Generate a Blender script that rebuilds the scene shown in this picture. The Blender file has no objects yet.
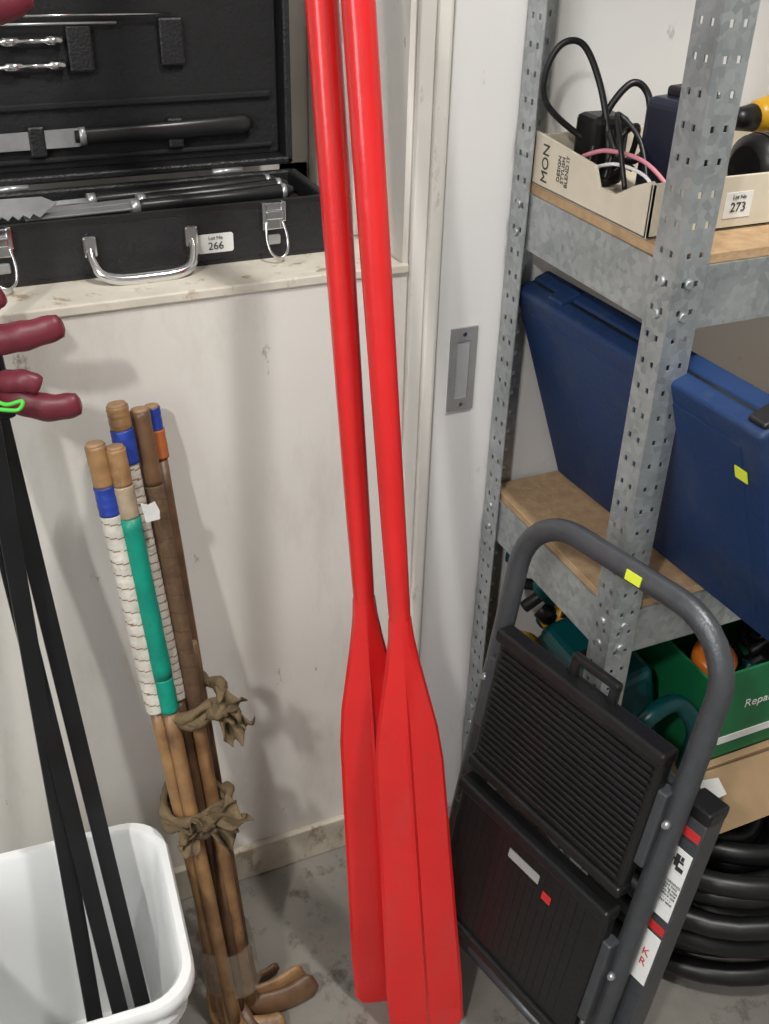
import bpy, bmesh, math, random
from mathutils import Matrix, Vector, noise
random.seed(7)
sc=bpy.context.scene
try:
    sc.view_settings.view_transform='Standard'
    sc.view_settings.look='None'
except Exception: pass
V=Vector
# ------------------------------------------------------------------ materials
def mat(name,col,rough=.5,metal=0.,var=0.,scale=8.,bump=0.,bscale=60.,col2=None,coat=0.,emis=None,spec=None,detail=6,alpha=None):
    m=bpy.data.materials.new(name);m.use_nodes=True
    nt=m.node_tree;b=nt.nodes['Principled BSDF'];L=nt.links
    b.inputs['Base Color'].default_value=(*col,1);b.inputs['Roughness'].default_value=rough;b.inputs['Metallic'].default_value=metal
    if coat: b.inputs['Coat Weight'].default_value=coat;b.inputs['Coat Roughness'].default_value=.12
    if spec is not None: b.inputs['Specular IOR Level'].default_value=spec
    if alpha is not None: b.inputs['Alpha'].default_value=alpha
    tc=nt.nodes.new('ShaderNodeTexCoord')
    if var or col2:
        n=nt.nodes.new('ShaderNodeTexNoise');n.inputs['Scale'].default_value=scale;n.inputs['Detail'].default_value=detail
        L.new(tc.outputs['Object'],n.inputs['Vector'])
        r=nt.nodes.new('ShaderNodeValToRGB');r.color_ramp.elements[0].position=.32;r.color_ramp.elements[1].position=.68
        c2=col2 if col2 else tuple(max(0,c*(1-var)) for c in col)
        r.color_ramp.elements[0].color=(*c2,1);r.color_ramp.elements[1].color=(*col,1)
        L.new(n.outputs['Fac'],r.inputs['Fac']);L.new(r.outputs['Color'],b.inputs['Base Color'])
    if bump:
        n2=nt.nodes.new('ShaderNodeTexNoise');n2.inputs['Scale'].default_value=bscale;n2.inputs['Detail'].default_value=4
        L.new(tc.outputs['Object'],n2.inputs['Vector'])
        bp=nt.nodes.new('ShaderNodeBump');bp.inputs['Strength'].default_value=bump;bp.inputs['Distance'].default_value=.004
        L.new(n2.outputs['Fac'],bp.inputs['Height']);L.new(bp.outputs['Normal'],b.inputs['Normal'])
    if emis:
        b.inputs['Emission Color'].default_value=(*col,1);b.inputs['Emission Strength'].default_value=emis
    return m
def scuff(m,col,scale,lo,hi,amt,stretch=(1,1,.55)):
    nt=m.node_tree;b=nt.nodes['Principled BSDF'];L=nt.links
    src=b.inputs['Base Color'].links[0].from_socket
    tc=nt.nodes.new('ShaderNodeTexCoord')
    mp=nt.nodes.new('ShaderNodeMapping');mp.inputs['Scale'].default_value=stretch;L.new(tc.outputs['Object'],mp.inputs['Vector'])
    n=nt.nodes.new('ShaderNodeTexNoise');n.inputs['Scale'].default_value=scale;n.inputs['Detail'].default_value=8;n.inputs['Roughness'].default_value=.7
    L.new(mp.outputs['Vector'],n.inputs['Vector'])
    r=nt.nodes.new('ShaderNodeValToRGB');r.color_ramp.elements[0].position=lo;r.color_ramp.elements[1].position=hi
    r.color_ramp.elements[0].color=(0,0,0,1);r.color_ramp.elements[1].color=(amt,amt,amt,1)
    L.new(n.outputs['Fac'],r.inputs['Fac'])
    mx=nt.nodes.new('ShaderNodeMixRGB');mx.inputs[2].default_value=(*col,1)
    L.new(r.outputs['Color'],mx.inputs[0]);L.new(src,mx.inputs[1])
    L.new(mx.outputs[0],b.inputs['Base Color'])
    return m
def galvmat():
    m=mat('galvanised_steel',(.46,.48,.49),.45,.65)
    nt=m.node_tree;b=nt.nodes['Principled BSDF'];L=nt.links
    tc=nt.nodes.new('ShaderNodeTexCoord')
    v=nt.nodes.new('ShaderNodeTexVoronoi');v.inputs['Scale'].default_value=120;L.new(tc.outputs['Object'],v.inputs['Vector'])
    n=nt.nodes.new('ShaderNodeTexNoise');n.inputs['Scale'].default_value=14;n.inputs['Detail'].default_value=8;L.new(tc.outputs['Object'],n.inputs['Vector'])
    mx=nt.nodes.new('ShaderNodeMixRGB');mx.inputs[0].default_value=.62;L.new(v.outputs['Color'],mx.inputs[1]);L.new(n.outputs['Fac'],mx.inputs[2])
    bw=nt.nodes.new('ShaderNodeRGBToBW');L.new(mx.outputs[0],bw.inputs[0])
    r=nt.nodes.new('ShaderNodeValToRGB');r.color_ramp.elements[0].position=.25;r.color_ramp.elements[1].position=.75
    r.color_ramp.elements[0].color=(.30,.33,.34,1);r.color_ramp.elements[1].color=(.54,.57,.58,1)
    L.new(bw.outputs[0],r.inputs['Fac']);L.new(r.outputs['Color'],b.inputs['Base Color'])
    return m
MW=scuff(scuff(mat('painted_wall',(.76,.73,.68),.5,0,.07,2.2,.12,25),(.28,.22,.16),24,.645,.69,.8),(.47,.41,.33),5,.52,.75,.5,(1.6,1,.5))
MWo=mat('painted_wall_grey',(.42,.42,.41),.6,0,.08,2.2)
M_floor=scuff(mat('concrete_floor',(.25,.232,.205),.75,0,0,4.5,.5,40,col2=(.155,.145,.128),detail=10),(.06,.05,.04),16,.55,.66,.8,(1,1,1))
M_ceil=mat('ceiling_paint',(.60,.60,.59),.7)
M_trim=scuff(mat('cream_trim_paint',(.76,.74,.69),.4,0,.07,14,.1,40),(.4,.36,.3),30,.62,.70,.6)
M_base=scuff(mat('baseboard_paint',(.60,.55,.45),.5,0,.25,22,.2,60),(.24,.18,.12),30,.54,.64,.8)
M_sillw=scuff(mat('sill_paint',(.70,.65,.56),.5,0,.15,30,.2,60),(.33,.22,.12),30,.56,.64,.8)
M_door=scuff(mat('door_paint',(.75,.745,.735),.35,0,.04,3),(.42,.38,.32),22,.64,.70,.7)
M_glass=mat('frosted_pane',(.58,.62,.66),.25)
M_plate=mat('satin_nickel',(.33,.33,.33),.4,.25,.12,50)
M_plated=mat('plate_recess',(.45,.45,.455),.4,.2)
M_red=scuff(mat('red_oar_paint',(.76,.017,.018),.34,0,.10,9,.30,38,coat=.55),(.62,.05,.045),12,.52,.72,.6,(1,1,.35))
M_wood=scuff(mat('worn_cane_wood',(.36,.205,.09),.42,0,0,28,.3,60,col2=(.20,.105,.045)),(.08,.05,.03),40,.56,.68,.7,(1,1,.4))
M_wooddk=mat('dark_cane_wood',(.17,.09,.045),.42,0,0,26,.3,60,col2=(.08,.042,.024))
M_endgrain=mat('end_grain',(.36,.22,.12),.7,0,.3,60)
M_wtape=scuff(mat('white_cloth_tape',(.68,.65,.58),.8,0,.25,40,.4,200),(.30,.24,.17),45,.54,.68,.6,(1,1,1))
M_btape=mat('blue_tape',(.02,.055,.36),.45,0,.4,30,.3,80)
M_teal=scuff(mat('teal_tape',(.0,.29,.20),.45,0,.3,30,.3,80),(.05,.12,.09),35,.58,.70,.6,(1,1,1))
M_brtape=mat('brown_grip_wrap',(.15,.088,.048),.6,0,.4,35,.4,150)
M_brline=mat('tape_seam_brown',(.26,.17,.10),.8)
M_brline2=mat('grip_seam_dark',(.10,.06,.035),.8)
M_clear=mat('yellowed_packing_tape',(.42,.33,.23),.12,0,.3,40,.5,40)
M_film=mat('clear_plastic_film',(.45,.38,.30),.10,0,.3,30,.8,30,alpha=.42)
M_rag=mat('brown_rag',(.17,.118,.062),.9,0,.4,30,.6,150)
M_orange=mat('rust_orange_tape',(.40,.11,.03),.6)
M_paper=mat('paper_tag',(.82,.82,.80),.7)
M_tag=mat('clear_tag_film',(.75,.75,.74),.15,0,.1,30,.5,80,alpha=.75)
M_bin=mat('white_bin_plastic',(.84,.85,.85),.35,0,.04,5)
M_blk=mat('black_metal_bar',(.014,.014,.016),.3,.2,.3,20)
M_burg=mat('burgundy_rubber',(.17,.020,.035),.42,0,.25,30,.2,60)
M_green=mat('green_string',(.08,.55,.06),.6)
M_vinyl=mat('black_vinyl',(.018,.018,.020),.38,0,.3,60,.4,300)
M_foam=mat('black_foam',(.008,.008,.009),.8,0,.2,40,.3,200)
M_chrome=mat('chrome',(.75,.75,.76),.14,1.)
M_steel=mat('brushed_steel',(.55,.55,.56),.3,.7,.15,60)
M_hndl=mat('black_plastic',(.015,.015,.016),.3)
M_galv=galvmat()
M_mdf=mat('particle_board',(.54,.37,.21),.8,0,0,60,.3,200,col2=(.42,.27,.15))
M_card=mat('cream_cardboard',(.74,.67,.54),.7,0,.12,20)
M_kraft=mat('kraft_cardboard',(.42,.28,.155),.8,0,.15,20)
M_ink=mat('dark_ink',(.03,.03,.03),.6)
M_blue=scuff(mat('navy_blue_case',(.010,.032,.105),.55,0,0,7,.25,120,col2=(.013,.040,.125),spec=.35),(.055,.075,.12),14,.52,.72,.5,(1,1,1))
M_yel=mat('yellow_sticker',(.75,.85,.05),.5)
M_lad=mat('grey_ladder_paint',(.085,.09,.10),.36,.4,.15,60,.15,300)
M_trd=mat('black_tread_plastic',(.010,.010,.011),.32,0,.2,30,.2,100)
M_redl=mat('red_label',(.55,.03,.03),.5)
M_greenbox=mat('green_carton',(.01,.19,.07),.45,0,.2,20)
M_dteal=mat('dark_teal_plastic',(.0,.075,.085),.35,0,.2,15)
M_orp=mat('orange_plastic',(.75,.19,.02),.35)
M_ylp=mat('yellow_plastic',(.70,.38,.02),.35)
M_dblue=mat('dark_navy_plastic',(.010,.012,.026),.32)
M_rub=mat('black_rubber',(.009,.009,.010),.40,0,.2,20)
M_pink=mat('pink_cable',(.65,.25,.3),.5)
M_tube=mat('lamp_tube',(1,.98,.94),.5,emis=6)
M_addglow=mat('added_glow_pane',(.9,.95,1),.4,emis=1.6)  # glowing pane of the added left-wall light
# ------------------------------------------------------------------ mesh helpers
def link(me,name,m=None,parent=None,smooth=False):
    o=bpy.data.objects.new(name,me);sc.collection.objects.link(o)
    if m is not None and not me.materials: me.materials.append(m)
    if smooth:
        for p in me.polygons:p.use_smooth=True
    if parent:o.parent=parent
    return o
def empty(name,loc=(0,0,0)):
    e=bpy.data.objects.new(name,None);sc.collection.objects.link(e);e.empty_display_size=.05;return e
def obj(bm,name,m,parent=None,smooth=False,bevel=0,seg=2):
    bmesh.ops.recalc_face_normals(bm,faces=bm.faces[:])
    me=bpy.data.meshes.new(name);bm.to_mesh(me);bm.free()
    if isinstance(m,(list,tuple)):
        for x in m: me.materials.append(x)
    o=link(me,name,m if not isinstance(m,(list,tuple)) else None,parent,smooth)
    if bevel:
        b=o.modifiers.new('b','BEVEL');b.width=bevel;b.segments=seg;b.limit_method='ANGLE';b.angle_limit=math.radians(40)
    return o
def addbox(bm,lo,hi,X=None,mi=0):
    vs=[]
    for x in(lo[0],hi[0]):
        for y in(lo[1],hi[1]):
            for z in(lo[2],hi[2]):
                p=V((x,y,z)); vs.append(bm.verts.new(X@p if X else p))
    for f in[(0,1,3,2),(4,6,7,5),(0,4,5,1),(2,3,7,6),(0,2,6,4),(1,5,7,3)]:
        fc=bm.faces.new([vs[i] for i in f]);fc.material_index=mi
def box(name,lo,hi,m,parent=None,bevel=0,X=None):
    bm=bmesh.new();addbox(bm,lo,hi,X);return obj(bm,name,m,parent,False,bevel)
def boxes(name,lst,m,parent=None,bevel=0,X=None):
    bm=bmesh.new()
    for b in lst: addbox(bm,b[0],b[1],X,b[2] if len(b)>2 else 0)
    return obj(bm,name,m,parent,False,bevel)
def addsweep(bm,pts,rad,seg=14,up=None,ax=(1,1),closed=False,mi=0,spiral=None):
    pts=[V(p) for p in pts];n=len(pts)
    if not isinstance(rad,(list,tuple)):rad=[rad]*n
    rings=[];N=None
    for i in range(n):
        if closed: T=(pts[(i+1)%n]-pts[i-1])
        else: T=(pts[min(i+1,n-1)]-pts[max(i-1,0)])
        T.normalize()
        if N is None:
            u=V(up) if up else (V((0,0,1)) if abs(T.z)<.9 else V((0,1,0)))
            N=(u-T*u.dot(T)).normalized()
        else: N=(N-T*N.dot(T)).normalized()
        Bn=T.cross(N)
        rings.append([bm.verts.new(pts[i]+rad[i]*(N*ax[0]*math.cos(2*math.pi*k/seg)+Bn*ax[1]*math.sin(2*math.pi*k/seg))) for k in range(seg)])
    for i in range(n if closed else n-1):
        a=rings[i];b=rings[(i+1)%n]
        for k in range(seg):
            f=bm.faces.new((a[k],a[(k+1)%seg],b[(k+1)%seg],b[k]));f.smooth=True
            if spiral: f.material_index=1 if int(i+spiral*k/seg+.8*noise.noise(V((i*.13,0,0))))%spiral==0 else 0
            else: f.material_index=mi
    if not closed:
        for r in(rings[0],rings[-1]):
            f=bm.faces.new(r);f.material_index=mi
def sweep(name,pts,rad,m,parent=None,**k):
    bm=bmesh.new();addsweep(bm,pts,rad,**k);return obj(bm,name,m,parent)
def rsweep(name,pts,w,t,m,parent=None,up=None,bevel=.001):
    bm=bmesh.new();pts=[V(p) for p in pts];n=len(pts);rings=[];N=None
    for i in range(n):
        T=(pts[min(i+1,n-1)]-pts[max(i-1,0)]).normalized()
        u=V(up) if up else V((0,0,1))
        N=(u-T*u.dot(T)).normalized();Bn=T.cross(N)
        rings.append([bm.verts.new(pts[i]+N*a*w/2+Bn*b*t/2) for a,b in((1,1),(1,-1),(-1,-1),(-1,1))])
    for i in range(n-1):
        for k in range(4): bm.faces.new((rings[i][k],rings[i][(k+1)%4],rings[i+1][(k+1)%4],rings[i+1][k]))
    bm.faces.new(rings[0]);bm.faces.new(rings[-1])
    return obj(bm,name,m,parent,False,bevel)
def smoothpath(pts,n=8,closed=False):
    pts=[V(p) for p in pts];out=[];N=len(pts)
    rng=N if closed else N-1
    for i in range(rng):
        if closed: p0,p1,p2,p3=pts[i-1],pts[i],pts[(i+1)%N],pts[(i+2)%N]
        else: p0,p1,p2,p3=pts[max(i-1,0)],pts[i],pts[i+1],pts[min(i+2,N-1)]
        for k in range(n):
            t=k/n
            out.append(.5*((2*p1)+(p2-p0)*t+(2*p0-5*p1+4*p2-p3)*t*t+(3*p1-p0-3*p2+p3)*t**3))
    if not closed: out.append(pts[-1])
    return out
def prism(name,pts2,fr,th,m,parent=None,bevel=0):
    o,u,v=map(V,fr);n=u.cross(v).normalized();bm=bmesh.new()
    a=[bm.verts.new(o+u*p[0]+v*p[1]) for p in pts2];b=[bm.verts.new(o+u*p[0]+v*p[1]+n*th) for p in pts2]
    k=len(a);bm.faces.new(a);bm.faces.new(b[::-1])
    for i in range(k): bm.faces.new((a[i],b[i],b[(i+1)%k],a[(i+1)%k]))
    return obj(bm,name,m,parent,False,bevel)
def text(name,s,size,org,u,v,m,parent=None,lift=.0006):
    cu=bpy.data.curves.new(name,'FONT');cu.body=s;cu.size=size;cu.align_x='CENTER';cu.align_y='CENTER';cu.extrude=.0002
    o=bpy.data.objects.new(name,cu);sc.collection.objects.link(o)
    u=V(u).normalized();v=V(v).normalized();n=u.cross(v).normalized();v=n.cross(u)
    X=Matrix((u,v,n)).transposed().to_4x4();X.translation=V(org)+n*lift
    dg=bpy.context.evaluated_depsgraph_get();me=bpy.data.meshes.new_from_object(o.evaluated_get(dg))
    bpy.data.objects.remove(o);me.transform(X);me.materials.clear();me.materials.append(m)
    return link(me,name,None,parent)
# ------------------------------------------------------------------ room
XL,XR,YF,H=-1.5,2.1,-2.9,2.75
SILL=1.026
boxes('wall_back',[((XL,0,0),(XR,.45,SILL-.012)),((.525,0,SILL-.012),(XR,.45,H)),((XL,0,2.05),(.525,.45,H)),((XL,0,SILL-.012),(-.95,.45,2.05)),((-.95,.37,SILL-.012),(.525,.45,2.05))],MW)
box('wall_left',(XL-.1,YF,0),(XL,.45,H),MWo)
box('wall_right',(XR,YF,0),(XR+.1,.45,H),MWo)
box('wall_front',(XL-.1,YF-.1,0),(XR+.1,YF,H),MWo)
box('floor',(XL-.1,YF-.1,-.1),(XR+.1,.45,0),M_floor)
box('ceiling',(XL-.1,YF-.1,H),(XR+.1,.45,H+.1),M_ceil)
box('baseboard_back',(XL,-.012,0),(.535,0,.072),M_base,bevel=.003)
box('trim_1',(-.95,-.004,SILL-.012),(.533,.37,SILL),M_sillw,bevel=.002)
boxes('trim_2',[((.533,-.010,0),(.553,0,2.2)),((.553,-.015,0),(.570,0,2.2))],M_trim,bevel=.003)
w=empty('window_1')
boxes('frame',[((-.95,.33,SILL),(-.90,.37,2.05)),((.475,.33,SILL),(.525,.37,2.05)),((-.95,.33,SILL),(.525,.37,SILL+.05)),((-.95,.33,2.0),(.525,.37,2.05)),((-.23,.335,SILL),(-.19,.37,2.05))],M_trim,w,bevel=.004)
box('pane',(-.92,.352,SILL+.03),(.49,.358,2.02),M_glass,w)
boxes('stop_bead',[((.508,.12,SILL),(.525,.14,2.05)),((.503,.20,SILL),(.525,.235,2.05))],M_trim,w,bevel=.003)
# window-shaped light on the left wall, unseen, added to streak the oar shafts
w=empty('added_side_light')
boxes('frame',[((XL,-1.75,1.0),(XL+.03,-1.70,2.1)),((XL,-.95,1.0),(XL+.03,-.90,2.1)),((XL,-1.75,1.0),(XL+.03,-.90,1.05)),((XL,-1.75,2.05),(XL+.03,-.90,2.1)),((XL,-1.34,1.0),(XL+.025,-1.31,2.1))],M_trim,w,bevel=.003)
box('pane',(XL+.002,-1.72,1.03),(XL+.008,-.93,2.07),M_addglow,w)
ld=bpy.data.lights.new('added_side_lamp','AREA');ld.shape='RECTANGLE';ld.size=.75;ld.size_y=.98;ld.energy=9;ld.color=(.93,.97,1)  # added lamp for soft highlights from the left
lo=bpy.data.objects.new('added_side_lamp',ld);sc.collection.objects.link(lo);lo.location=(XL+.04,-1.325,1.55);lo.rotation_euler=(math.radians(90),0,math.radians(-90));lo.parent=w
d=empty('door_1')
boxes('panel',[((.578,-.003,.01),(1.45,0,2.08))],M_door,d,bevel=.001)
px0,px1,pz0,pz1=.597,.636,.811,.931
boxes('flush_pull_plate',[((px0,-.0065,pz0+.018),(px0+.010,-.003,pz1-.018)),((px1-.010,-.0065,pz0+.018),(px1,-.003,pz1-.018)),((px0,-.0065,pz0),(px1,-.003,pz0+.018)),((px0,-.0065,pz1-.018),(px1,-.003,pz1))],M_plate,d)
box('flush_pull_cup',(px0+.010,-.0042,pz0+.018),(px1-.010,-.0032,pz1-.018),M_plated,d)
for zz in(pz0+.009,pz1-.009):
    sweep('plate_screw',[((px0+px1)/2,-.0062,zz),((px0+px1)/2,-.0072,zz)],.003,M_chrome,d,seg=12)
# ------------------------------------------------------------------ oars
def oar(bot,slope,L,ztr,rb=.0158):
    e=empty('rowing_oar')
    P=lambda z:V((bot[0]+slope[0]*z,bot[1]+slope[1]*z,z))
    ax=(P(1)-P(0)).normalized()
    zs=[ztr-.10,ztr-.03,ztr+.03,ztr+.12,ztr+.5,1.3,L-.16,L-.15,L-.145,L-.01,L]
    rs=[.009,.012,.0130,.0140,rb,rb,rb*.93,rb*.93,.0125,.0125,.010]
    sweep('shaft',[P(z) for z in zs],rs,M_red,e,seg=24)
    a=math.radians(15);wd=V((math.cos(a),-math.sin(a),0));wd=(wd-ax*wd.dot(ax)).normalized();nn=wd.cross(ax).normalized()
    if nn.y>0: nn=-nn
    prof=[(0.0,.034,.003),(.005,.048,.004),(.018,.0545,.0045),(.10,.0545,.005),(.25,.050,.0055),(.40,.0462,.0062),(.49,.0435,.007),(.54,.0385,.008),(.59,.0295,.0095),(.64,.0205,.0115),(.675,.0155,.0128),(.70,.0136,.0132)]
    f=ztr/.687
    bm=bmesh.new();rings=[]
    for z,hw,th in prof:
        blend=max(0,min(1,(z-.55)/.13))
        z*=f;c=P(z);ring=[]
        rid=.0035*(1-blend)
        K=[(-1,0),(-.92,.62),(-.5,.85),(-.08,1),(0,1+rid/th),(.08,1),(.5,.85),(.92,.62),(1,0),(.92,-.62),(.5,-.85),(.08,-1),(0,-1-rid/th),(-.08,-1),(-.5,-.85),(-.92,-.62)]
        for i,(u,v) in enumerate(K):
            cu,cv=u*hw,v*th
            L2=math.hypot(u,v);ru,rv=u/L2*hw,v/L2*th
            ring.append(bm.verts.new(c+wd*(cu*(1-blend)+ru*blend)+nn*(cv*(1-blend)+rv*blend)))
        rings.append(ring)
    for i in range(len(rings)-1):
        for k in range(16): bm.faces.new((rings[i][k],rings[i][(k+1)%16],rings[i+1][(k+1)%16],rings[i+1][k]))
    bm.faces.new(rings[0]);bm.faces.new(rings[-1])
    for fc in bm.faces: fc.smooth=True
    o=obj(bm,'blade',M_red,e);es=o.modifiers.new('e','EDGE_SPLIT');es.split_angle=math.radians(24)
oar((.408,-.301,0),(-.029,.12),2.28,.690)
oar((.435,-.368,0),(-.0345,.140),2.28,.690)
# ------------------------------------------------------------------ hockey sticks
def stick(top,bot,segs,hook=None,hr=.013,wood=M_wood):
    e=empty('hockey_stick');T=V(top);Bq=V(bot);D=(Bq-T)
    P=lambda t:T+D*t
    L=D.length
    for (t0,t1,r,m,band) in segs:
        n=max(2,int((t1-t0)*L/.0018)) if band else 14
        pts=[P(t0+(t1-t0)*i/n) for i in range(n+1)]
        if band:
            sl=M_brline2 if m is M_brtape else M_brline
            rr=[r*(1.0+.03*noise.noise(V((i*.11,top[0]*50,0)))+.012*math.sin(i*2*math.pi/band)) for i in range(n+1)]
            bm=bmesh.new();addsweep(bm,pts,rr,seg=18,spiral=band);obj(bm,'tape_wrap',[m,sl],e)
        else:
            rr=[r*(1+.06*noise.noise(V((i*.7,t0*30+top[0]*90,0)))) for i in range(n+1)]
            sweep('shaft_section',pts,rr,m,e,seg=16)
    sweep('butt_cap',[P(-.004),P(.001)],[segs[0][2]*.8,segs[0][2]],M_endgrain,e,seg=16)
    if hook:
        h=smoothpath([P(.93),P(1)]+[V(q) for q in hook],6)
        n=len(h);rr=[.0095+(hr-.0095)*min(1,i/(n*.5)) for i in range(n)];rr[-1]*=.55;rr[-2]*=.85
        bm=bmesh.new();addsweep(bm,h,rr,seg=14,up=(0,-1,0),ax=(.5,1.2));obj(bm,'head',wood,e)
W=M_wood
stick((.120,-.076,.890),(.170,-.247,.03),[(0,.055,.0118,W,0),(.055,.095,.0126,M_btape,0),(.095,.40,.0124,M_wtape,9),(.40,1,.0092,W,0)],[(.185,-.262,.014),(.215,-.275,.013),(.245,-.285,.02)])
stick((.141,-.080,.884),(.176,-.262,.03),[(0,.05,.0115,W,0),(.05,.095,.0120,M_clear,0),(.095,.34,.0124,M_teal,0),(.34,.395,.0118,M_teal,0),(.395,1,.0094,W,0)],[(.19,-.280,.013),(.215,-.30,.013),(.235,-.315,.02)])
stick((.153,-.050,.921),(.195,-.222,.03),[(0,.03,.0125,W,0),(.03,.075,.0132,M_btape,0),(.075,.43,.0112,M_wtape,6),(.43,1,.0092,M_wooddk,0)],[(.215,-.226,.016),(.255,-.226,.016),(.295,-.224,.030)],.015)
stick((.179,-.040,.905),(.206,-.240,.03),[(0,.10,.0118,M_wooddk,0),(.10,.46,.0122,M_brtape,14),(.46,1,.0096,W,0)],[(.225,-.246,.018),(.262,-.250,.019),(.305,-.250,.034)],.016,M_wooddk)
stick((.196,-.026,.900),(.216,-.205,.03),[(0,.03,.0095,M_btape,0),(.03,.07,.0108,M_orange,0),(.07,1,.0085,M_wooddk,0)],[(.235,-.200,.014),(.265,-.196,.02)],.012,M_wooddk)
stick((.160,-.135,.565),(.158,-.232,.03),[(0,1,.0084,W,0)],[(.165,-.25,.013),(.19,-.27,.013)],.011)
stick((.200,-.100,.60),(.188,-.245,.03),[(0,1,.0084,M_wooddk,0)],[(.20,-.29,.013),(.215,-.32,.014)],.012,M_wooddk)
e=empty('price_tag');prism('tag',[(0,0),(.016,.002),(.017,.012),(.013,.024),(.005,.021),(-.003,.024),(-.001,.010)],((.160,-.112,.800),(1,-.1,0),(0,.2,1)),.0006,M_tag,e)
def rag(c,rx,ry,h,name,flaps):
    e=empty(name)
    for j in range(3):
        pts=[]
        for i in range(28):
            a=2*math.pi*i/28
            pts.append(V((c[0]+rx*math.cos(a)*(1+.05*math.sin(3*a+j)),c[1]+ry*math.sin(a),c[2]+h*(j-1)*.5+.006*math.sin(2*a+j*2)+.004*math.sin(5*a+j))))
        sweep('band',pts,[.0065+.0025*math.sin(i*1.3+j) for i in range(28)],M_rag,e,seg=10,closed=True)
    for (ang,ln,wd,dz,org) in flaps:
        bm=bmesh.new();nu,nv=12,10;g=[]
        o=V(org);dr=V((math.cos(ang),-.35,math.sin(ang))).normalized();sd=V((-math.sin(ang),0.15,math.cos(ang)))
        for i in range(nu):
            row=[]
            for k in range(nv):
                u=i/(nu-1);v=k/(nv-1)-.5
                wv=wd*(.25+.95*u**.7)*v
                p=o+dr*ln*u+sd*wv+V((0,-1,0))*(.008*math.sin(v*13+u*3)*(.4+u)+.006*math.sin(u*9+v*4))
                p+=V((0,0,-dz*u*u))+.010*u*V((noise.noise(p*60),noise.noise(p*60+V((5,1,2))),noise.noise(p*60+V((1,7,3)))))
                row.append(bm.verts.new(p))
            g.append(row)
        for i in range(nu-1):
            for k in range(nv-1):
                f=bm.faces.new((g[i][k],g[i+1][k],g[i+1][k+1],g[i][k+1]));f.smooth=True
        q=obj(bm,'knot_tail',M_rag,e);s=q.modifiers.new('s','SOLIDIFY');s.thickness=.002
        s2=q.modifiers.new('ss','SUBSURF');s2.levels=1;s2.render_levels=1
    bm=bmesh.new();bmesh.ops.create_icosphere(bm,subdivisions=3,radius=1)
    k0=V(flaps[0][4])
    for v in bm.verts:
        n=noise.noise(v.co*2.2)*.35+noise.noise(v.co*5)*.15
        v.co=k0+V((v.co.x*.015,v.co.y*.013,v.co.z*.012))*(1+n)
    for f in bm.faces:f.smooth=True
    obj(bm,'knot',M_rag,e)
rag((.172,-.168,.385),.043,.036,.024,'fabric_tie',[(.5,.050,.045,.0,(.175,-.207,.392)),(2.5,.035,.04,.01,(.172,-.207,.390)),(-.4,.036,.035,.015,(.177,-.207,.384)),(3.6,.034,.03,.01,(.170,-.207,.384))])
rag((.186,-.128,.535),.040,.038,.010,'fabric_tie',[(1.1,.038,.032,.0,(.212,-.168,.54)),(-.9,.045,.042,.0,(.214,-.168,.535)),(.2,.025,.03,.01,(.214,-.168,.535))])
e=empty('plastic_film_wrap')
bm=bmesh.new();R_=[]
for j in range(9):
    zc=.075+.010*j;row=[]
    for i in range(40):
        a=2*math.pi*i/40;q=1+.05*noise.noise(V((math.cos(a)*3,math.sin(a)*3,j*.8)))
        row.append(bm.verts.new((.188+.040*q*math.cos(a)-.0006*j,-.224+.036*q*math.sin(a)+.0019*j,zc+.004*math.sin(2*a))))
    R_.append(row)
for j in range(8):
    for i in range(40):
        f=bm.faces.new((R_[j][i],R_[j][(i+1)%40],R_[j+1][(i+1)%40],R_[j+1][i]));f.smooth=True
obj(bm,'film',M_film,e)
# ------------------------------------------------------------------ bin
def rrect(cx,cy,hx,hy,r,z,rot,n=8):
    out=[]
    for qx,qy,a0 in((1,1,0),(-1,1,90),(-1,-1,180),(1,-1,270)):
        for i in range(n+1):
            a=math.radians(a0+90*i/n)
            x=qx*(hx-r)+r*math.cos(a);y=qy*(hy-r)+r*math.sin(a)
            out.append(V((cx+x*math.cos(rot)-y*math.sin(rot),cy+x*math.sin(rot)+y*math.cos(rot),z)))
    return out
def bin_():
    bm=bmesh.new();cx,cy,rot=-.036,-.262,math.radians(-4)
    L=[(.115,.100,0,.03),(.118,.103,.004,.035),(.136,.121,.285,.045),(.146,.131,.286,.047),(.147,.132,.300,.048),(.141,.126,.301,.047),(.142,.127,.326,.047),(.154,.139,.328,.052),(.157,.142,.332,.054),(.157,.142,.345,.054),(.154,.139,.350,.053),(.145,.130,.350,.050),(.141,.126,.345,.047),(.134,.119,.285,.044),(.114,.099,.012,.03)]
    R=[[bm.verts.new(p) for p in rrect(cx,cy,a,b,r,z,rot)] for a,b,z,r in L]
    k=len(R[0])
    for i in range(len(R)-1):
        for j in range(k):
            f=bm.faces.new((R[i][j],R[i][(j+1)%k],R[i+1][(j+1)%k],R[i+1][j]));f.smooth=True
    bm.faces.new(R[0]);bm.faces.new(R[-1])
    o=obj(bm,'plastic_bin',M_bin);es=o.modifiers.new('e','EDGE_SPLIT');es.split_angle=math.radians(40)
bin_()
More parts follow.
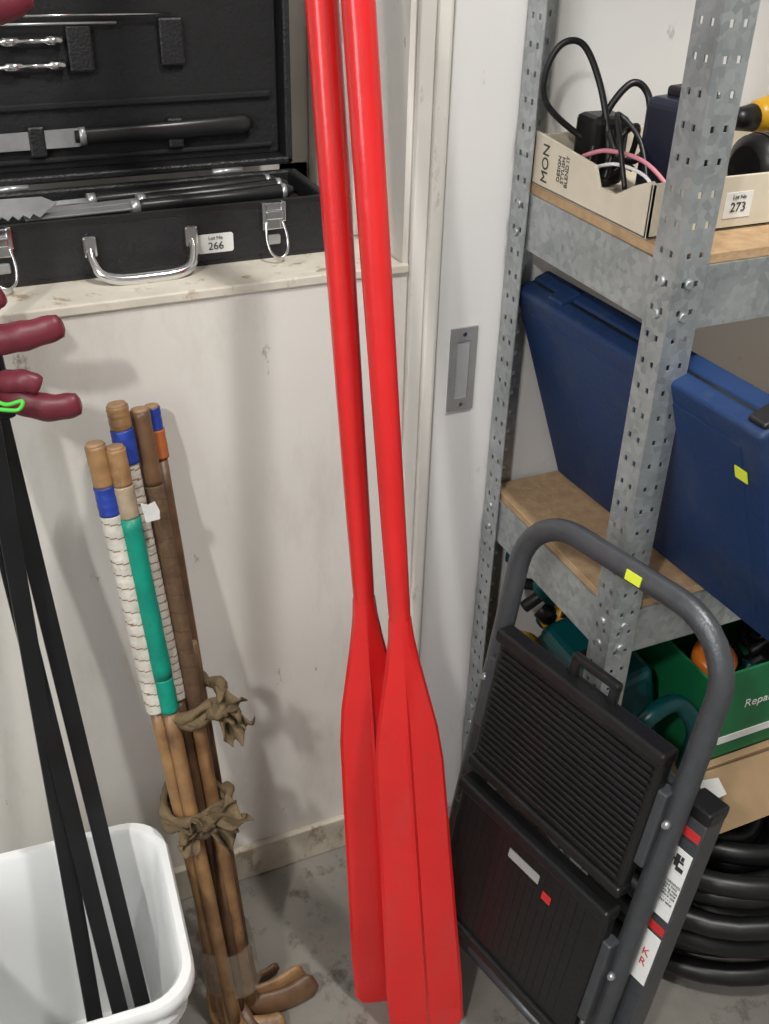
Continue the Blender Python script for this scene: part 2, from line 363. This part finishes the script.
# ------------------------------------------------------------------ bar clamps standing in the bin
def clamp(bot,top,zh,hand,trig,up=(1,.1,0)):
    e=empty('bar_clamp');bot=V(bot);top=V(top);D=top-bot
    P=lambda z:bot+D*((z-bot.z)/D.z)
    rsweep('bar',[bot,top],.021,.007,M_blk,e,up=up)
    c=P(zh)
    rsweep('head_body',[P(zh-.035),P(zh+.035)],.036,.024,M_blk,e,up=up,bevel=.005)
    rsweep('foot_jaw',[P(bot.z+.005),P(bot.z+.04)],.03,.018,M_blk,e,up=up,bevel=.004)
    for nm,pl,r in(('grip',hand,.0150),('trigger',trig,.0115)):
        pts=smoothpath([c]+[V(p) for p in pl],8);n=len(pts)
        rr=[r*(.75+.30*math.sin(math.pi*min(1,i/n*1.0))+.04*math.sin(i*1.3)) for i in range(n)];rr[-1]=r*.40;rr[-2]=r*.78
        sweep(nm,pts,rr,M_burg,e,seg=16,up=(0,0,1),ax=(1.0,.72))
    return e
ec=clamp((.060,-.272,.016),(.026,-.045,.975),.965,[(.04,-.085,.968),(.075,-.112,.962),(.107,-.122,.966)],[(.035,-.085,.985),(.057,-.105,.992),(.072,-.110,.986)])
clamp((.030,-.290,.016),(-.002,-.048,1.06),1.03,[(.03,-.085,1.032),(.065,-.105,1.040),(.102,-.115,1.050)],[(.025,-.085,1.058),(.040,-.095,1.075),(.052,-.10,1.083)])
clamp((-.010,-.262,.016),(.030,-.012,1.40),1.35,[(.05,-.07,1.345),(.085,-.095,1.333),(.118,-.10,1.345)],[(.04,-.06,1.37),(.06,-.08,1.39),(.075,-.09,1.40)])
sweep('green_string',smoothpath([(.022,-.118,.984),(.035,-.128,.980),(.050,-.134,.984),(.044,-.136,.976),(.022,-.124,.976)],6),.0022,M_green,ec,seg=8)
# ------------------------------------------------------------------ BBQ case
e=empty('barbecue_tool_case')
x0,x1,y0,y1=.015,.462,.075,.215
zb,zt=SILL,SILL+.070
boxes('base_shell',[((x0,y0,zb),(x1,y0+.010,zt)),((x0,y1-.010,zb),(x1,y1,zt)),((x0,y0,zb),(x0+.012,y1,zt)),((x1-.012,y0,zb),(x1,y1,zt)),((x0,y0,zb),(x1,y1,zb+.008))],M_vinyl,e,bevel=.003)
boxes('base_foam',[((x0+.012,y0+.010,zb+.008),(x1-.012,y1-.010,zb+.048))],M_foam,e,bevel=.003)
boxes('base_trim',[((x0-.001,y0-.001,zt-.007),(x1+.001,y0+.002,zt+.001)),((x0-.001,y0-.001,zb),(x1+.001,y0+.002,zb+.005))],M_hndl,e,bevel=.0008)
lz0,lz1=zt+.004,zt+.255
ly0,ly1=y1+.004,y1+.050
boxes('lid_shell',[((x0,ly1-.008,lz0),(x1,ly1,lz1)),((x0,ly0,lz0),(x0+.010,ly1,lz1)),((x1-.010,ly0,lz0),(x1,ly1,lz1)),((x0,ly0,lz0),(x1,ly1,lz0+.010)),((x0,ly0,lz1-.012),(x1,ly1,lz1))],M_vinyl,e,bevel=.003)
box('lid_foam',(x0+.010,ly0+.024,lz0+.010),(x1-.010,ly1-.008,lz1-.012),M_foam,e,bevel=.003)
boxes('elastic_loops',[((.19,ly0+.015,1.222),(.220,ly0+.026,1.275)),((.30,ly0+.015,1.225),(.330,ly0+.026,1.280)),((.13,ly0+.012,1.128),(.15,ly0+.024,1.165)),((.30,ly0+.012,1.128),(.32,ly0+.024,1.165))],M_vinyl,e,bevel=.003)
boxes('foam_ridges',[((.025,ly0+.018,1.182),(.44,ly0+.025,1.190)),((.025,ly0+.018,1.120),(.44,ly0+.025,1.126))],M_foam,e,bevel=.002)
yl=ly0+.014
for hx in(.10,.37): sweep('hinge',[(hx-.02,y1+.002,zt+.002),(hx+.02,y1+.002,zt+.002)],.004,M_steel,e,seg=10)
sweep('skewer',[(.03,yl,1.287),(.315,yl,1.284)],.0016,M_chrome,e,seg=8)
sweep('skewer',[(.03,yl,1.278),(.25,yl,1.276)],.0016,M_steel,e,seg=8)
for zz in(1.259,1.232):
    sweep('corn_holder',[(.03,yl,zz),(.115,yl,zz),(.118,yl,zz),(.135,yl,zz),(.137,yl,zz),(.165,yl,zz),(.168,yl,zz),(.185,yl,zz)],[.003,.003,.0055,.0055,.003,.003,.0055,.0055],M_chrome,e,seg=12)
prism('knife_blade',[(.03,-.012),(.19,-.012),(.19,.010),(.06,.008),(.03,-.002)],((0,yl,1.150),(1,0,0),(0,0,1)),-.002,M_steel,e)
sweep('knife_handle',[(.185,yl,1.150),(.20,yl,1.150),(.30,yl,1.150),(.40,yl,1.152),(.412,yl,1.153)],[.007,.0095,.0115,.0125,.006],M_hndl,e,seg=14,up=(0,0,1),ax=(1,.6))
sweep('knife_bolster',[(.19,yl,1.150),(.198,yl,1.150)],.0112,M_steel,e,seg=14,up=(0,0,1),ax=(1,.62))
zt2=zb+.058
def tool(a,b,hlen,nm):
    a=V(a);b=V(b);D=(b-a).normalized()
    s=b-D*hlen
    sweep(nm+'_handle',[s,s+D*.01,s+D*hlen*.5,b-D*.01,b],[.006,.008,.0075,.0095,.005],M_hndl,e,seg=14)
    sweep(nm+'_ferrule',[s-D*.004,s+D*.006],.0088,M_steel,e,seg=14)
    sweep(nm+'_ring',[b-D*.016,b-D*.010],.0098,M_steel,e,seg=14)
    rsweep(nm+'_shank',[a,s],.012,.003,M_steel,e,up=(0,1,.2))
tool((.10,.104,zt2+.010),(.425,.118,zt2+.010),.20,'spatula')
tool((.03,.140,zt2+.004),(.430,.152,zt2+.008),.19,'fork')
tool((.03,.168,zt2+.003),(.425,.182,zt2+.006),.24,'tongs')
teeth=[]
for i in range(9): teeth+= [(.0+i*.0115,-.0),( .0055+i*.0115,-.007)]
prism('spatula_blade',teeth+[(.106,.002),(.12,.014),(.106,.026),(0,.030)],((.018,.092,zt+.004),(1,.03,.0),(-.02,.9,.45)),.0015,M_steel,e)
yf=y0-.001
hp=smoothpath([(.163,yf-.004,1.063),(.163,yf-.012,1.052),(.170,yf-.024,1.038),(.188,yf-.030,1.032),(.222,yf-.031,1.031),(.256,yf-.030,1.032),(.274,yf-.024,1.038),(.281,yf-.012,1.052),(.281,yf-.004,1.063)],6)
sweep('carry_handle',hp,[.0042+.0028*math.sin(math.pi*i/(len(hp)-1)) for i in range(len(hp))],M_chrome,e,seg=14)
for hx in(.163,.281): box('handle_mount',(hx-.008,yf-.008,1.053),(hx+.008,yf,1.078),M_chrome,e,bevel=.003)
for hx in(.384,.066):
    boxes('latch_plate',[((hx-.014,yf-.003,1.062),(hx+.014,yf,zt-.002)),((hx-.015,yf-.007,1.072),(hx-.009,yf,zt)),((hx+.009,yf-.007,1.072),(hx+.015,yf,zt)),((hx-.010,yf-.010,1.076),(hx+.010,yf-.002,1.086))],M_chrome,e,bevel=.0015)
    lp=smoothpath([(hx-.010,yf-.006,1.074),(hx-.013,yf-.014,1.056),(hx-.010,yf-.022,1.040),(hx,yf-.025,1.034),(hx+.010,yf-.022,1.040),(hx+.013,yf-.014,1.056),(hx+.010,yf-.006,1.074)],5)
    sweep('latch_loop',lp,.0017,M_chrome,e,seg=8)
    box('latch_keeper',(hx-.008,yf-.005,1.044),(hx+.008,yf,1.056),M_steel,e,bevel=.002)
lx=-.016;lz=-.012
prism('lot_label',[(.307+lx,1.053+lz),(.347+lx,1.053+lz),(.349+lx,1.055+lz),(.349+lx,1.074+lz),(.347+lx,1.076+lz),(.307+lx,1.076+lz),(.305+lx,1.074+lz),(.305+lx,1.055+lz)],((0,yf,0),(1,0,0),(0,0,1)),.0008,M_paper,e)
text('label_number','266',.013,(.327+lx,yf-.0008,1.061+lz),(1,0,0),(0,0,1),M_ink,e)
text('label_caption','Lot No',.006,(.327+lx,yf-.0008,1.071+lz),(1,0,0),(0,0,1),M_ink,e)
# ------------------------------------------------------------------ shelving
SX,SXR,SYF,SYB=.670,1.62,-.332,-.006
sh=empty('metal_shelving_unit')
FW=.038
def flange(bm,o,u,zlo,zhi):
    o=V(o);u=V(u)
    cols=[0,.009,.0140,.0245,.0295,FW]
    zs=[];z=zlo
    while z<zhi-1e-6:
        for dz,kd in((.0095,0),(.0065,1),(.014,0)):
            zz=min(z+dz,zhi);zs.append((z,zz,kd));z=zz
            if z>=zhi:break
    for (a,b,kd) in zs:
        for c in range(5):
            if kd==1 and c in(1,3): continue
            q=[o+u*cols[c]+V((0,0,a)),o+u*cols[c+1]+V((0,0,a)),o+u*cols[c+1]+V((0,0,b)),o+u*cols[c]+V((0,0,b))]
            bm.faces.new([bm.verts.new(p) for p in q])
def post(x,y,ux,uy,name):
    bm=bmesh.new();flange(bm,(x,y,0),(ux,0,0),0,1.95);flange(bm,(x,y,0),(0,uy,0),0,1.95)
    bmesh.ops.remove_doubles(bm,verts=bm.verts[:],dist=1e-5)
    o=obj(bm,name,M_galv,sh);s=o.modifiers.new('s','SOLIDIFY');s.thickness=.0018;s.offset=0
post(SX,SYF,1,1,'post_1');post(SX,SYB,1,-1,'post_2');post(SXR,SYF,-1,1,'post_3');post(SXR,SYB,-1,-1,'post_4')
for zs in(1.120,.682,.285,1.88):
    zl=zs-.012
    def beam(a,b,inn,nm):
        a=V(a);b=V(b);i=V(inn);bm=bmesh.new();A=[];Bv=[]
        for (q,z) in [(.014,0),(0,0),(0,-.066),(.016,-.066)]:
            A.append(bm.verts.new(a+i*q+V((0,0,z))));Bv.append(bm.verts.new(b+i*q+V((0,0,z))))
        for k in range(3): bm.faces.new((A[k],A[k+1],Bv[k+1],Bv[k]))
        o=obj(bm,nm,M_galv,sh);s=o.modifiers.new('s','SOLIDIFY');s.thickness=.0018;s.offset=0
    beam((SX+.004,SYF+.004,zl),(SX+.004,SYB-.004,zl),(1,0,0),'end_beam_1')
    beam((SXR-.004,SYF+.004,zl),(SXR-.004,SYB-.004,zl),(-1,0,0),'end_beam_2')
    beam((SX+.004,SYF+.004,zl),(SXR-.004,SYF+.004,zl),(0,1,0),'front_beam')
    beam((SX+.004,SYB-.004,zl),(SXR-.004,SYB-.004,zl),(0,-1,0),'back_beam')
    box('board',(SX+.006,SYF+.006,zl+.001),(SXR-.006,SYB-.006,zs),M_mdf,sh,bevel=.001)
bm=bmesh.new()
for zs in(1.120,.682,.285):
    for (yy) in(SYF+.018,SYB-.018):
        for dz in(-.027,-.062):
            addsweep(bm,[(SX-.0008,yy,zs+dz),(SX-.0035,yy,zs+dz)],[.006,.004],seg=12)
    for dz in(-.027,-.062): addsweep(bm,[(SX+.018,SYF-.0008,zs+dz),(SX+.018,SYF-.0035,zs+dz)],[.006,.004],seg=12)
obj(bm,'rivets',M_galv,sh)
# ------------------------------------------------------------------ cardboard tray on top shelf
e=empty('cardboard_tray')
bx0,bx1,by0,by1,bz=.676,1.03,-.268,-.035,1.121
boxes('tray',[((bx0,by0,bz),(bx1,by1,bz+.003)),((bx0,by0,bz),(bx1,by0+.004,bz+.056)),((bx0,by1-.004,bz),(bx1,by1,bz+.056)),((bx1-.004,by0,bz),(bx1,by1,bz+.056))],M_card,e,bevel=.0008)
prism('tray_end',[(0,0),(.233,0),(.233,.056),(.228,.058),(.200,.046),(.172,.030),(.140,.030),(.128,.050),(0,.060)],((bx0,by1,bz),(0,-1,0),(0,0,1)),-.004,M_card,e)
text('printed_word','MON',.019,(bx0,by1-.030,bz+.029),(0,0,1),(0,1,0),M_ink,e)
text('printed_lines','DESIGN\nSTYLISH\nBLEND IT',.0085,(bx0,by1-.068,bz+.030),(0,0,1),(0,1,0),M_ink,e)
prism('lot_label',[(.772,1.133),(.808,1.133),(.808,1.160),(.772,1.160)],((0,by0,0),(1,0,0),(0,0,1)),.0008,M_paper,e)
text('label_number','273',.014,(.790,by0-.0008,1.144),(1,0,0),(0,0,1),M_ink,e)
text('label_caption','Lot No',.006,(.790,by0-.0008,1.155),(1,0,0),(0,0,1),M_ink,e)
e=empty('power_cable')
sweep('loop',smoothpath([(.76,-.12,1.15),(.715,-.07,1.18),(.675,-.055,1.215),(.670,-.055,1.25),(.684,-.06,1.278),(.709,-.065,1.277),(.726,-.08,1.24),(.732,-.10,1.19),(.725,-.12,1.15)],8),.0038,M_rub,e,seg=10)
sweep('loop',smoothpath([(.71,-.10,1.14),(.73,-.09,1.20),(.762,-.09,1.238),(.782,-.10,1.225),(.775,-.12,1.18),(.74,-.15,1.17),(.71,-.16,1.175),(.705,-.14,1.20)],8),.0042,M_rub,e,seg=10)
sweep('loop',smoothpath([(.70,-.15,1.15),(.72,-.14,1.19),(.75,-.13,1.20),(.76,-.11,1.16),(.74,-.10,1.14)],8),.0035,M_rub,e,seg=10)
sweep('loop',smoothpath([(.700,-.19,1.15),(.705,-.16,1.20),(.722,-.13,1.215),(.735,-.16,1.19),(.725,-.20,1.14)],8),.003,M_rub,e,seg=10)
sweep('loop',smoothpath([(.688,-.12,1.17),(.700,-.15,1.182),(.72,-.19,1.178),(.735,-.22,1.155),(.73,-.23,1.14)],8),.0025,M_pink,e,seg=8)
sweep('loop',smoothpath([(.690,-.14,1.162),(.700,-.17,1.172),(.715,-.205,1.165),(.72,-.225,1.14)],8),.002,M_bin,e,seg=8)
e=empty('transformer_adapter')
box('body',(.715,-.10,1.126),(.765,-.055,1.205),M_rub,e,bevel=.008,)
e=empty('battery_charger')
Xc=Matrix.Translation((.782,-.175,1.127))@Matrix.Rotation(math.radians(12),4,'Z')
for nm,lo,hi,m,bv in(('body',(-.042,-.03,0),(.042,.03,.112),M_dblue,.010),('vent',(-.034,-.0315,.03),(.034,-.029,.09),M_rub,.002),('top_clip',(-.02,-.02,.11),(.02,.02,.122),M_rub,.004)):
    bm=bmesh.new();addbox(bm,lo,hi,Xc);obj(bm,nm,m,e,False,bv,4)
e=empty('angle_grinder')
sweep('motor_body',[(.838,-.215,1.165),(.848,-.215,1.165),(.88,-.213,1.167),(.885,-.212,1.167),(.96,-.20,1.17),(.98,-.20,1.17)],[.026,.038,.038,.033,.033,.02],M_rub,e,seg=24)
sweep('cooling_ring',[(.853,-.215,1.165),(.857,-.215,1.165)],.0395,M_hndl,e,seg=24)
e=empty('cordless_drill')
sweep('drill_body',[(.912,-.13,1.200),(.922,-.13,1.200),(.96,-.12,1.204),(1.0,-.11,1.204)],[.014,.020,.021,.016],M_ylp,e,seg=20)
sweep('chuck',[(.882,-.132,1.20),(.890,-.132,1.20),(.912,-.13,1.20)],[.009,.013,.016],M_rub,e,seg=16)
rsweep('drill_grip',[(.955,-.12,1.20),(.96,-.125,1.15)],.034,.028,M_rub,e,up=(1,0,0),bevel=.008)
# ------------------------------------------------------------------ blue case leaning against posts
e=empty('tool_carry_case')
o=V((.782,-.018,.684));u=V((0.02,-.44,0)).normalized();v=(V((.674,-.045,.988))-o);v=(v-u*v.dot(u));v.normalize();n=u.cross(v).normalized()
if n.x<0:n=-n
Xm=Matrix((u,v,n)).transposed().to_4x4();Xm.translation=o
def cbox(nm,lo,hi,m,bv): 
    bm=bmesh.new();addbox(bm,lo,hi,Xm);return obj(bm,nm,m,e,False,bv,4)
Lc=.445
cbox('shell_front',(0,0,0),(Lc,.320,.026),M_blue,.006)
cbox('shell_back',(0,0,.028),(Lc,.320,.054),M_blue,.006)
cbox('seam_band',(.003,.003,.022),(Lc-.003,.317,.032),M_hndl,.001)
cbox('raised_panel',(.03,.03,-.0012),(Lc-.03,.292,.004),M_blue,.0012)
cbox('latch',(.415,.310,.010),(.440,.326,.046),M_hndl,.003)
cbox('latch',(.06,.310,.012),(.09,.324,.044),M_blue,.003)
cbox('sticker',(.405,.246,-.0024),(.423,.262,-.0014),M_yel,0)
# ------------------------------------------------------------------ shelf 3 contents
Z3=.286
e=empty('green_carton')
boxes('carton',[((.875,-.315,Z3+.03),(1.20,-.311,Z3+.20)),((.875,-.12,Z3+.03),(1.20,-.116,Z3+.20)),((.875,-.315,Z3+.03),(.879,-.116,Z3+.20)),((1.196,-.315,Z3+.03),(1.20,-.116,Z3+.20)),((.875,-.315,Z3+.03),(1.20,-.116,Z3+.034))],M_greenbox,e,bevel=.001)
box('white_stripe',(.92,-.3162,Z3+.060),(1.20,-.3152,Z3+.074),M_paper,e)
text('printed_word','Repairing',.022,(.995,-.3152,Z3+.130),(1,0,0),(0,0,1),M_paper,e)
e=empty('kraft_cardboard_box')
boxes('box',[((.83,-.325,Z3),(1.25,-.08,Z3+.028))],M_kraft,e,bevel=.001)
prism('flap',[(0,0),(.30,0),(.29,.085),(.01,.09)],((.86,-.328,Z3+.026),(1,-.02,0),(0,-.7,-.72)),.003,M_kraft,e)
prism('paper_scrap',[(0,0),(.035,.004),(.04,.03),(.005,.034)],((.872,-.34,Z3+.028),(1,-.05,0),(0,-.7,-.7)),-.002,M_paper,e)
e=empty('drill_carry_case')
Xc=Matrix.Translation((.765,-.27,Z3+.001))@Matrix.Rotation(math.radians(-14),4,'Y')
for nm,lo,hi,m,bv in(('shell',(0,0,0),(.10,.17,.19),M_dteal,.02),('rib',(-.004,.02,.02),(.0,.15,.165),M_dteal,.003),('latch',(.02,.05,.188),(.08,.08,.20),M_hndl,.003)):
    bm=bmesh.new();addbox(bm,lo,hi,Xc);obj(bm,nm,m,e,False,bv,4)
e=empty('garden_hose_fitting')
sweep('curved_pipe',smoothpath([(.745,-.30,Z3+.05),(.75,-.31,Z3+.12),(.78,-.315,Z3+.17),(.83,-.31,Z3+.17),(.86,-.325,Z3+.12),(.855,-.325,Z3+.05)],8),.013,M_dteal,e,seg=14)
e=empty('orange_line_spool')
sweep('spool',[(.93,-.255,Z3+.165),(.93,-.258,Z3+.17),(.93,-.262,Z3+.188),(.93,-.264,Z3+.193)],[.028,.033,.033,.024],M_orp,e,seg=28)
sweep('hub',[(.93,-.26,Z3+.035),(.93,-.262,Z3+.200)],.014,M_hndl,e,seg=16)
e=empty('hand_tool_pile')
for i in range(26):
    a=random.uniform(0,6.28);cx=random.uniform(.70,.84);cy=random.uniform(-.09,-.045);cz=Z3+.02+random.uniform(0,.24)
    sweep('tool',smoothpath([(cx,cy,cz),(cx+.03*math.cos(a),cy-.01,cz+.03),(cx+.06*math.cos(a+.5),cy,cz+.04)],5),random.uniform(.008,.018),random.choice([M_rub,M_dteal,M_rub,M_hndl,M_rub,M_ylp]),e,seg=10)
for i in range(16):
    a=random.uniform(0,6.28);cx=random.uniform(.98,1.12);cy=random.uniform(-.26,-.17);cz=Z3+.06+random.uniform(0,.10)
    sweep('tool',smoothpath([(cx,cy,cz),(cx+.03*math.cos(a),cy-.01,cz+.03),(cx+.05*math.cos(a+.5),cy,cz+.06)],5),random.uniform(.008,.016),random.choice([M_rub,M_dteal,M_rub,M_hndl]),e,seg=10)
e=empty('coiled_rubber_hose')
for (rr0,nt_,z0,ph) in((.20,8,.020,0),(.14,7,.024,1.5),(.075,6,.022,3)):
    pts=[]
    for i in range(nt_*36):
        a=2*math.pi*i/36;t=i/36
        rr=rr0+.020*math.sin(t*2.4+ph)
        pts.append((.985+rr*math.cos(a)+.008*math.sin(t*3.1),-.300+rr*.98*math.sin(a),z0+.0245*t+.007*math.sin(3*a+t+ph)))
    sweep('coil',pts,.0165,M_rub,e,seg=12)
# ------------------------------------------------------------------ folding step ladder
e=empty('folding_step_ladder')
FL=V((.482,-.260,0));FR=V((.552,-.555,0))
up_=(V((.579,-.207,.70))-V((.480,-.260,0))).normalized()
wv=(FR-FL);Wd=wv.length;uu=wv.normalized();nrm=uu.cross(up_).normalized()
if nrm.x>0:nrm=-nrm
vv=nrm.cross(uu).normalized()
if vv.z<0:vv=-vv
def Q(a,b,c=0): return FL+uu*a+vv*b+nrm*c
R=.078;TOP=.798
path=[Q(0,.012),Q(0,.3),Q(0,.55),Q(0,TOP-R)]
for i in range(1,9):
    a=math.pi/2*i/8;path.append(Q(R-R*math.cos(a),TOP-R+R*math.sin(a)))
path.append(Q(Wd-R,TOP))
for i in range(1,9):
    a=math.pi/2*i/8;path.append(Q(Wd-R+R*math.sin(a),TOP-R+R*math.cos(a)))
path+=[Q(Wd,.55),Q(Wd,.3),Q(Wd,.012)]
sweep('handrail_loop',path,.0125,M_lad,e,seg=18,up=tuple(nrm),ax=(1.0,1.12))
for a in(0,Wd): sweep('rubber_foot',[Q(a,0.004),Q(a,.035)],.018,M_rub,e,seg=16)
XQ=Matrix((uu,vv,nrm)).transposed().to_4x4();XQ.translation=FL
def lbox(nm,lo,hi,m,bv=0):
    bm=bmesh.new();addbox(bm,lo,hi,XQ);return obj(bm,nm,m,e,False,bv,3)
lbox('rear_leg_right',(Wd-.004,.03,-.052),(Wd+.032,.558,-.016),M_lad,.003)
lbox('rear_leg_left',(-.030,.03,-.052),(-.004,.558,-.016),M_lad,.003)
lbox('rear_leg_cap',(Wd-.005,.556,-.053),(Wd+.033,.575,-.015),M_trd,.004)
lbox('rear_leg_cap',(-.031,.556,-.053),(-.003,.575,-.015),M_trd,.004)
lbox('rear_foot',(Wd-.005,.004,-.053),(Wd+.033,.04,-.015),M_trd,.004)
la=.030
lbox('rail_label',(Wd+.004,.375+la,-.0162),(Wd+.029,.480+la,-.0152),M_paper)
lbox('rail_label_red',(Wd+.004,.500+la,-.0162),(Wd+.029,.512+la,-.0152),M_redl)
lbox('rail_label',(Wd+.004,.265+la,-.0162),(Wd+.029,.345+la,-.0152),M_paper)
lbox('rail_label_red',(Wd+.004,.350+la,-.0162),(Wd+.029,.362+la,-.0152),M_redl)
for (a,b,c2,d2) in((.010,.455,.016,.472),(.014,.450,.024,.456),(.008,.462,.022,.465),(.017,.466,.021,.472)):
    lbox('pictogram_bar',(Wd+a,b+la,-.0152),(Wd+c2,d2+la,-.0146),M_ink)
text('fine_print','WARNING\nload limit\n150 kg max\nlock frame\nbefore use\n- - - - -\nread label',.0050,tuple(Q(Wd+.0165,.415+la,-.0152)),tuple(uu),tuple(vv),M_ink,e)
text('pictogram','K\nR',.016,tuple(Q(Wd+.0165,.305+la,-.0152)),tuple(uu),tuple(vv),M_redl,e)
sweep('cross_brace',[Q(0,.585,-.012),Q(Wd,.585,-.012)],.008,M_lad,e,seg=12)
sweep('cross_brace',[Q(0,.10,-.005),Q(Wd,.10,-.005)],.009,M_lad,e,seg=12)
def tread(b0,b1,c,ribs,nm):
    lbox(nm,(.020,b0,c),(Wd-.018,b1,c+.022),M_trd,.006)
    lbox(nm+'_rim_top',(.018,b1-.014,c+.002),(Wd-.016,b1+.004,c+.030),M_trd,.004)
    lbox(nm+'_rim_bottom',(.018,b0-.004,c+.002),(Wd-.016,b0+.012,c+.028),M_trd,.004)
    if ribs:
        bm=bmesh.new();k=(b0+.020)
        while k<b1-.022:
            addbox(bm,(.030,k,c+.020),(Wd-.028,k+.0045,c+.0255),XQ);k+=.0095
        obj(bm,nm+'_ribs',M_trd,e,False,.001,1)
    for a in(.006,Wd-.022): lbox(nm+'_bracket',(a,b0+.05,c-.005),(a+.016,b1-.05,c+.016),M_lad,.003)
tread(.430,.640,.006,True,'tread_upper')
tread(.165,.402,.012,False,'tread_lower')
bm=bmesh.new()
for i in range(18):
    addbox(bm,(.032+i*(Wd-.07)/18,.185,.034),(.032+i*(Wd-.07)/18+.002,.385,.0345),XQ)
obj(bm,'tread_lower_grooves',M_trd,e)
lbox('tread_hook',(Wd*.42,.635,.012),(Wd*.46,.672,.022),M_trd,.003)
lbox('tread_hook',(Wd*.62,.635,.012),(Wd*.66,.672,.022),M_trd,.003)
lbox('tread_hook_bar',(Wd*.42,.663,.012),(Wd*.66,.674,.022),M_trd,.003)
lbox('maker_label',(.125,.352,.0345),(.180,.366,.0356),M_plated)
lbox('maker_badge',(.190,.338,.0345),(.205,.350,.0356),M_redl)
lbox('yellow_lot_sticker',(Wd*.53,TOP-.006,.0120),(Wd*.60,TOP+.006,.0135),M_yel)
for (a,b) in((0,.55),(0,.30),(Wd,.55),(Wd,.30)): sweep('rivet',[Q(a,b,.012),Q(a,b,.018)],[.006,.0035],M_steel,e,seg=12)
sweep('spreader_arm',[Q(Wd-.012,.28,.008),Q(Wd-.03,.10,.0),Q(Wd-.05,.02,-.01)],.005,M_steel,e,seg=8)
# ------------------------------------------------------------------ lights
def clight(x,y,rot,pw,sx=.6,sy=.10,nm='ceiling_light'):
    e=empty(nm)
    X=Matrix.Translation((x,y,H))@Matrix.Rotation(rot,4,'Z')
    bm=bmesh.new();addbox(bm,(-sx/2-.03,-sy/2-.02,-.05),(sx/2+.03,sy/2+.02,0),X);obj(bm,'housing',M_ceil,e)
    for dy in(-.03,.03):
        sweep('tube',[X@V((-sx/2,dy,-.067)),X@V((sx/2,dy,-.067))],.013,M_tube,e,seg=12)
    ld=bpy.data.lights.new(nm+'_area','AREA');ld.shape='RECTANGLE';ld.size=sx;ld.size_y=sy;ld.energy=pw;ld.color=(1,.98,.94)
    lo=bpy.data.objects.new('lamp',ld);sc.collection.objects.link(lo);lo.matrix_world=X@Matrix.Translation((0,0,-.09));lo.parent=e
clight(-1.1,-1.75,math.radians(60),43,.22)
clight(.65,-.95,math.radians(90),29,.30)
wd=bpy.data.worlds.new('w');sc.world=wd;wd.use_nodes=True;wd.node_tree.nodes['Background'].inputs[0].default_value=(.8,.85,.9,1);wd.node_tree.nodes['Background'].inputs[1].default_value=.3
# ------------------------------------------------------------------ camera
M3=Matrix.Rotation(math.radians(-24.5),3,'Z')@Matrix.Rotation(math.radians(57.5),3,'X')@Matrix.Rotation(math.radians(1.6),3,'Z')
cd=bpy.data.cameras.new('camera');cd.sensor_fit='HORIZONTAL';cd.sensor_width=36;cd.lens=1030*36/769;cd.clip_start=.02
co=bpy.data.objects.new('camera',cd);sc.collection.objects.link(co)
X=M3.to_4x4();X.translation=V((0,-1.12,1.45));co.matrix_world=X;sc.camera=co
